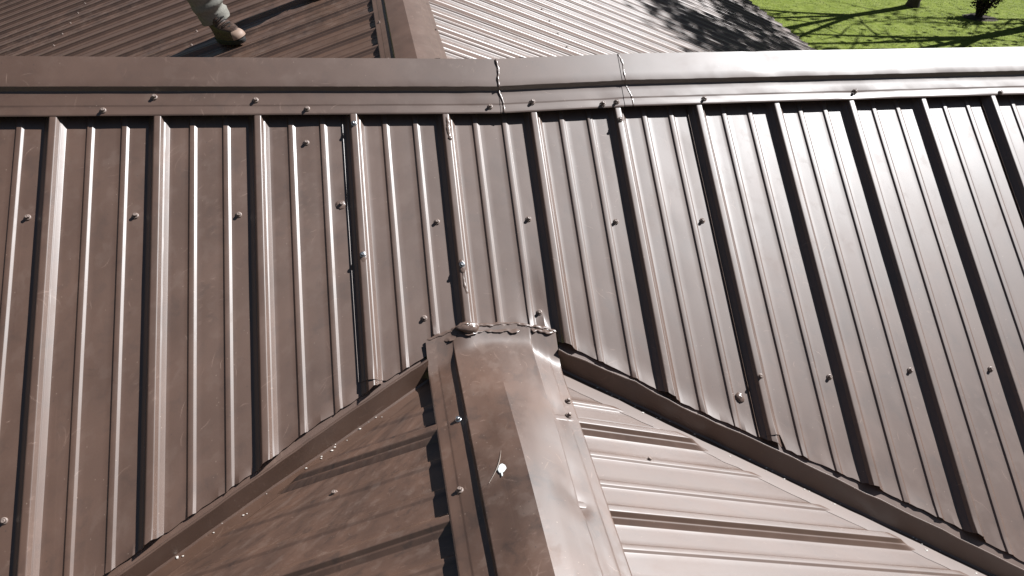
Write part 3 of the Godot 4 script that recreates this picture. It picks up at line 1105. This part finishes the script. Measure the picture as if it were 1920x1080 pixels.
func build_person(foot_a: Vector3, foot_b: Vector3) -> void:
	var t := thing("person", "person in grey work trousers and brown boots walking up the rear roof", "person", foot_a)
	var nrm := Vector3(-sin(PR), cos(PR), 0)
	var feet := [[foot_a, 0.95], [foot_b, 0.4]]
	var ank: Array[Vector3] = []
	var toeward: Array[Vector3] = []
	for f in feet:
		# toe yawed a little towards the viewer, sole on the rib crests
		var fx := Vector3(cos(PR), sin(PR), 0).rotated(nrm, -f[1])
		ank.append(f[0] - foot_a + fx * 0.07 + nrm * 0.10)
		toeward.append(fx)
	var hip: Vector3 = (ank[0] + ank[1]) * 0.5 + Vector3(-0.10, 0.80, 0.0)
	var hips := [hip + Vector3(0.02, 0, 0.10), hip + Vector3(-0.02, 0, -0.10)]
	var knees := [ank[0] + Vector3(-0.13, 0.41, 0.01), ank[1] + Vector3(0.06, 0.42, -0.02)]
	var chest := hip + Vector3(0.16, 0.44, 0)
	var neck := hip + Vector3(0.22, 0.58, 0)
	var head := hip + Vector3(0.27, 0.72, 0)
	var bones := [[hip + Vector3(0, 0, 0.07), hip + Vector3(0, 0, -0.07), 0.12, 0.12], [hip, chest, 0.13, 0.15], [chest + Vector3(0, 0.06, 0.13), chest + Vector3(0, 0.06, -0.13), 0.09, 0.09], [chest, neck, 0.10, 0.055], [neck, head, 0.055, 0.075], [head, head + Vector3(0.02, 0.07, 0), 0.092, 0.10]]
	for k in 2:
		bones.append([hips[k], knees[k], 0.085, 0.058])
		bones.append([knees[k], ank[k], 0.056, 0.042])
		var sgn := 1.0 if k == 0 else -1.0
		var sh := chest + Vector3(0, 0.07, 0.19 * sgn)
		var el := sh + Vector3(0.12, -0.27, 0.07 * sgn)
		var wr := el + Vector3(0.20, -0.12, -0.05 * sgn)
		bones.append([sh, el, 0.052, 0.042])
		bones.append([el, wr, 0.042, 0.030])
		bones.append([wr, wr + Vector3(0.07, -0.03, 0), 0.033, 0.030])
		for fg in 4:
			var b0 := wr + Vector3(0.08, -0.04, (fg - 1.5) * 0.024)
			bones.append([b0, b0 + Vector3(0.06, -0.05, 0), 0.016, 0.013])
		bones.append([wr + Vector3(0.02, -0.02, 0.03), wr + Vector3(0.07, -0.05, 0.06), 0.016, 0.013])
	part("body", body_mesh(bones, 0.026), M.shirt, t)
	# trousers: waist to cuffs, wrinkled above the boot
	var legs := []
	for k in 2:
		var rows := []
		var path := [hips[k] + Vector3(0, 0.06, 0), hips[k], knees[k], ank[k] + Vector3(-0.036, 0.125, 0), ank[k] + Vector3(0.004, 0.012, 0)]
		var rad := [0.125, 0.12, 0.088, 0.080, 0.070]
		var n := 40
		for i in n + 1:
			var s := i / float(n) * 4.0
			var a := mini(int(s), 3)
			var c: Vector3 = path[a].lerp(path[a + 1], s - a)
			var dirv: Vector3 = (path[a + 1] - path[a]).normalized()
			var side := dirv.cross(Vector3(0, 0, 1)).normalized()
			var fr := side.cross(dirv).normalized()
			var row := PackedVector3Array()
			var low := smoothstep(2.2, 3.2, s)
			for j in 33:
				var an := TAU * (j % 32) / 32.0
				var r: float = lerpf(rad[a], rad[a + 1], s - a)
				var yy: float = (c - ank[k]).y
				r += 0.020 * low * sin(yy * 75.0 + 1.7 * sin(an + 0.6)) * (0.5 + 0.5 * cos(an - 2.6)) * smoothstep(0.04, 0.10, yy)
				r += 0.006 * noise.get_noise_3d(cos(an) * 8.0, yy * 40.0, sin(an) * 8.0 + k * 40.0)
				if yy < 0.070 and yy > 0.060:
					r -= 0.004
				row.append(c + (side * cos(an) * 1.12 + fr * sin(an) * 0.92) * r)
			rows.append(row)
		legs.append(sheet(rows, Vector3.UP, 0.003, 0.5, Vector2.ZERO, true, 70.0))
	part("trousers", join(legs), M.trousers, t)
	for k in 2:
		var fx: Vector3 = toeward[k]
		var fz := fx.cross(nrm).normalized()
		var tr := Transform3D(Basis(fx, nrm, fz), feet[k][0] - foot_a)
		var b := part("boot", sheet(place_rows(boot_rows(0, 0), tr), Vector3.UP, 0.002, 0.3, Vector2.ZERO, true, 60.0), M.leather, t)
		part("sole", sheet(place_rows(boot_rows(0, 1), tr), Vector3.UP, 0.0, 0.3, Vector2.ZERO, true, 50.0), M.sole, b)
		# bare tan toe patch where the dye has worn off
		var toe := []
		for i in 6:
			var la := i / 5.0 * 1.15
			var row := PackedVector3Array()
			for j in 13:
				var an := -0.95 + 1.9 * j / 12.0
				row.append(tr * Vector3(0.240 + 0.051 * cos(la) * cos(an), 0.030 + 0.043 * sin(la), 0.049 * cos(la * 0.8) * sin(an)))
			toe.append(row)
		part("toe_cap", sheet(toe, Vector3.UP, 0.001, 0.3, Vector2.ZERO, false, 60.0), M.toe, b)
		var lace := []
		for i in 5:
			var w := i / 4.0
			var p0 := Vector3(lerpf(0.205, 0.135, w), lerpf(0.083, 0.145, w), 0)
			lace.append(tube([tr * (p0 + Vector3(-0.012, -0.004, -0.030)), tr * (p0 + Vector3(0.008, 0.006, 0.0)), tr * (p0 + Vector3(-0.012, -0.004, 0.030))], [0.003, 0.003, 0.003], 6))
		part("lace", join(lace), M.sole, b)

# ------------------------------------------------------------------ scene
func _ready() -> void:
	rng.seed = 4242
	noise.seed = 9
	noise.frequency = 0.9
	# camera
	var cam := Camera3D.new()
	cam.fov = 40.519
	cam.near = 0.05
	cam.far = 600.0
	cam.basis = Basis(Vector3.UP, deg_to_rad(-13.275)) * Basis(Vector3.RIGHT, deg_to_rad(-37.198)) * Basis(Vector3.BACK, deg_to_rad(4.195))
	cam.position = Vector3(0.8933, Y0 + 0.8567, 1.859)
	add_child(cam)
	cam.current = true
	# sky
	var sm := PhysicalSkyMaterial.new()
	sm.turbidity = 6.0
	sm.mie_eccentricity = 0.8
	sm.ground_color = Color(0.15, 0.15, 0.13)
	sm.energy_multiplier = 2.5
	var sky := Sky.new()
	sky.sky_material = sm
	var env := Environment.new()
	env.background_mode = Environment.BG_SKY
	env.sky = sky
	env.background_energy_multiplier = 0.22
	env.tonemap_mode = Environment.TONE_MAPPER_LINEAR
	env.tonemap_exposure = 1.86
	env.sdfgi_enabled = true
	env.ssao_enabled = true
	env.ssil_enabled = true
	var we := WorldEnvironment.new()
	we.environment = env
	add_child(we)
	# sun: up the slope and to the right, read from the screw and rib shadows
	var sun := DirectionalLight3D.new()
	sun.light_energy = 1.5
	sun.light_color = Color(0.99, 0.995, 1.0)
	sun.light_angular_distance = 0.5
	sun.shadow_enabled = true
	add_child(sun)
	sun.look_at_from_position(Vector3(0.63, 0.752, -0.19) * 50.0, Vector3.ZERO)
	# materials
	var brown := lin(0.094, 0.047, 0.028)
	for k in 4:
		M["paint" + str(k)] = paint_material(100 + 31 * k, brown, [0.9, 0.7, 0.6, 1.9][k])
	for k in 4:
		for v in [["worn", 0.72, 0.28], ["trodden", 0.8, 0.45]]:
			var w: StandardMaterial3D = M["paint" + str(k)].duplicate()
			w.metallic_specular = v[1]
			w.clearcoat = v[2]
			M[v[0] + str(k)] = w
	M.screw = plain(lin(0.22, 0.165, 0.14), 0.45)
	M.zinc = plain(Color(0.75, 0.76, 0.77), 0.32, 0.9)
	M.sealant = plain(lin(0.13, 0.085, 0.066), 0.34, 0.0, 0.6)
	M.sealant.clearcoat_enabled = true
	M.sealant.clearcoat = 0.3
	M.sealant.clearcoat_roughness = 0.12
	M.dropping = plain(lin(0.78, 0.80, 0.78), 0.8)
	M.scratch = plain(lin(0.50, 0.42, 0.36), 0.7)
	M.siding = plain(lin(0.55, 0.50, 0.42), 0.8)
	var tz := FastNoiseLite.new()
	tz.seed = 3
	tz.frequency = 0.02
	tz.fractal_octaves = 6
	var nt := NoiseTexture2D.new()
	nt.width = 1024
	nt.height = 1024
	nt.seamless = true
	nt.noise = tz
	var ramp := Gradient.new()
	ramp.offsets = PackedFloat32Array([0.15, 0.45, 0.6, 0.85])
	ramp.colors = PackedColorArray([lin(0.125, 0.155, 0.026), lin(0.15, 0.185, 0.033), lin(0.17, 0.205, 0.043), lin(0.20, 0.225, 0.062)])
	nt.color_ramp = ramp
	M.turf = StandardMaterial3D.new()
	M.turf.albedo_texture = nt
	M.turf.uv1_scale = Vector3(40, 40, 40)
	M.turf.roughness = 0.95
	M.turf.metallic_specular = 0.2
	M.asphalt = plain(lin(0.05, 0.05, 0.052), 0.95)
	M.chip = plain(lin(0.55, 0.50, 0.45), 0.6)
	M.blade = plain(Color.WHITE, 0.7, 0.0, 0.3)
	M.blade.vertex_color_use_as_albedo = true
	M.blade.cull_mode = BaseMaterial3D.CULL_DISABLED
	M.leaf = plain(Color.WHITE, 0.6, 0.0, 0.3)
	M.leaf.vertex_color_use_as_albedo = true
	M.leaf.cull_mode = BaseMaterial3D.CULL_DISABLED
	M.bark = plain(lin(0.045, 0.035, 0.030), 0.9)
	M.stem = plain(lin(0.03, 0.02, 0.02), 0.9)
	M.mulch = plain(lin(0.035, 0.022, 0.016), 0.95)
	M.shirt = plain(lin(0.10, 0.12, 0.16), 0.85)
	var cz := FastNoiseLite.new()
	cz.seed = 8
	cz.frequency = 0.08
	cz.fractal_octaves = 4
	var ct := NoiseTexture2D.new()
	ct.width = 256
	ct.height = 256
	ct.seamless = true
	ct.noise = cz
	var cr := Gradient.new()
	cr.offsets = PackedFloat32Array([0.2, 0.8])
	cr.colors = PackedColorArray([lin(0.20, 0.192, 0.170), lin(0.245, 0.235, 0.205)])
	ct.color_ramp = cr
	M.trousers = plain(Color.WHITE, 0.9, 0.0, 0.2)
	M.trousers.albedo_texture = ct
	var lr := Gradient.new()
	lr.offsets = PackedFloat32Array([0.3, 0.7])
	lr.colors = PackedColorArray([lin(0.030, 0.016, 0.011), lin(0.085, 0.050, 0.036)])
	var lt := NoiseTexture2D.new()
	lt.width = 256
	lt.height = 256
	lt.seamless = true
	lt.noise = cz
	lt.color_ramp = lr
	M.leather = plain(Color.WHITE, 0.55)
	M.leather.albedo_texture = lt
	M.sole = plain(lin(0.012, 0.011, 0.010), 0.8)
	M.toe = plain(lin(0.27, 0.18, 0.135), 0.6)
	make_screw()
	# setting
	build_lawn()
	# roofs
	build_main_roof()
	build_front_gable()
	build_rear_gable()
	build_walls()
	# trees beyond the roof
	build_tree("tree", "dark bare-stemmed tree rising from the lawn above the small shrub", Vector3(14.62, 0, -15.5), 11.5, 3.4, 0.125, 300, 301)
	build_tree("tree", "tall broad tree standing on the lawn beside the small shrub", Vector3(17.15, 0, -14.05), 13.0, 3.6, 0.16, 260, 302)
	build_tree("tree", "spreading tree farther out on the lawn towards the sun", Vector3(22.2, 0, -15.2), 12.5, 4.0, 0.15, 420, 303)
	build_tree("tree", "tall leafy tree close to the rear eave shading the right slope", Vector3(15.3, 0, -9.5), 14.5, 4.6, 0.17, 42000, 304)
	build_shrub(Vector3(15.86, 0, -14.65))
	# person on the rear roof
	build_person(gable_at(-1, (XG - 0.185) / cos(PR), -2.70, 0.0197, YR, PR), gable_at(-1, (XG - 0.64) / cos(PR), -2.93, 0.0197, YR, PR))
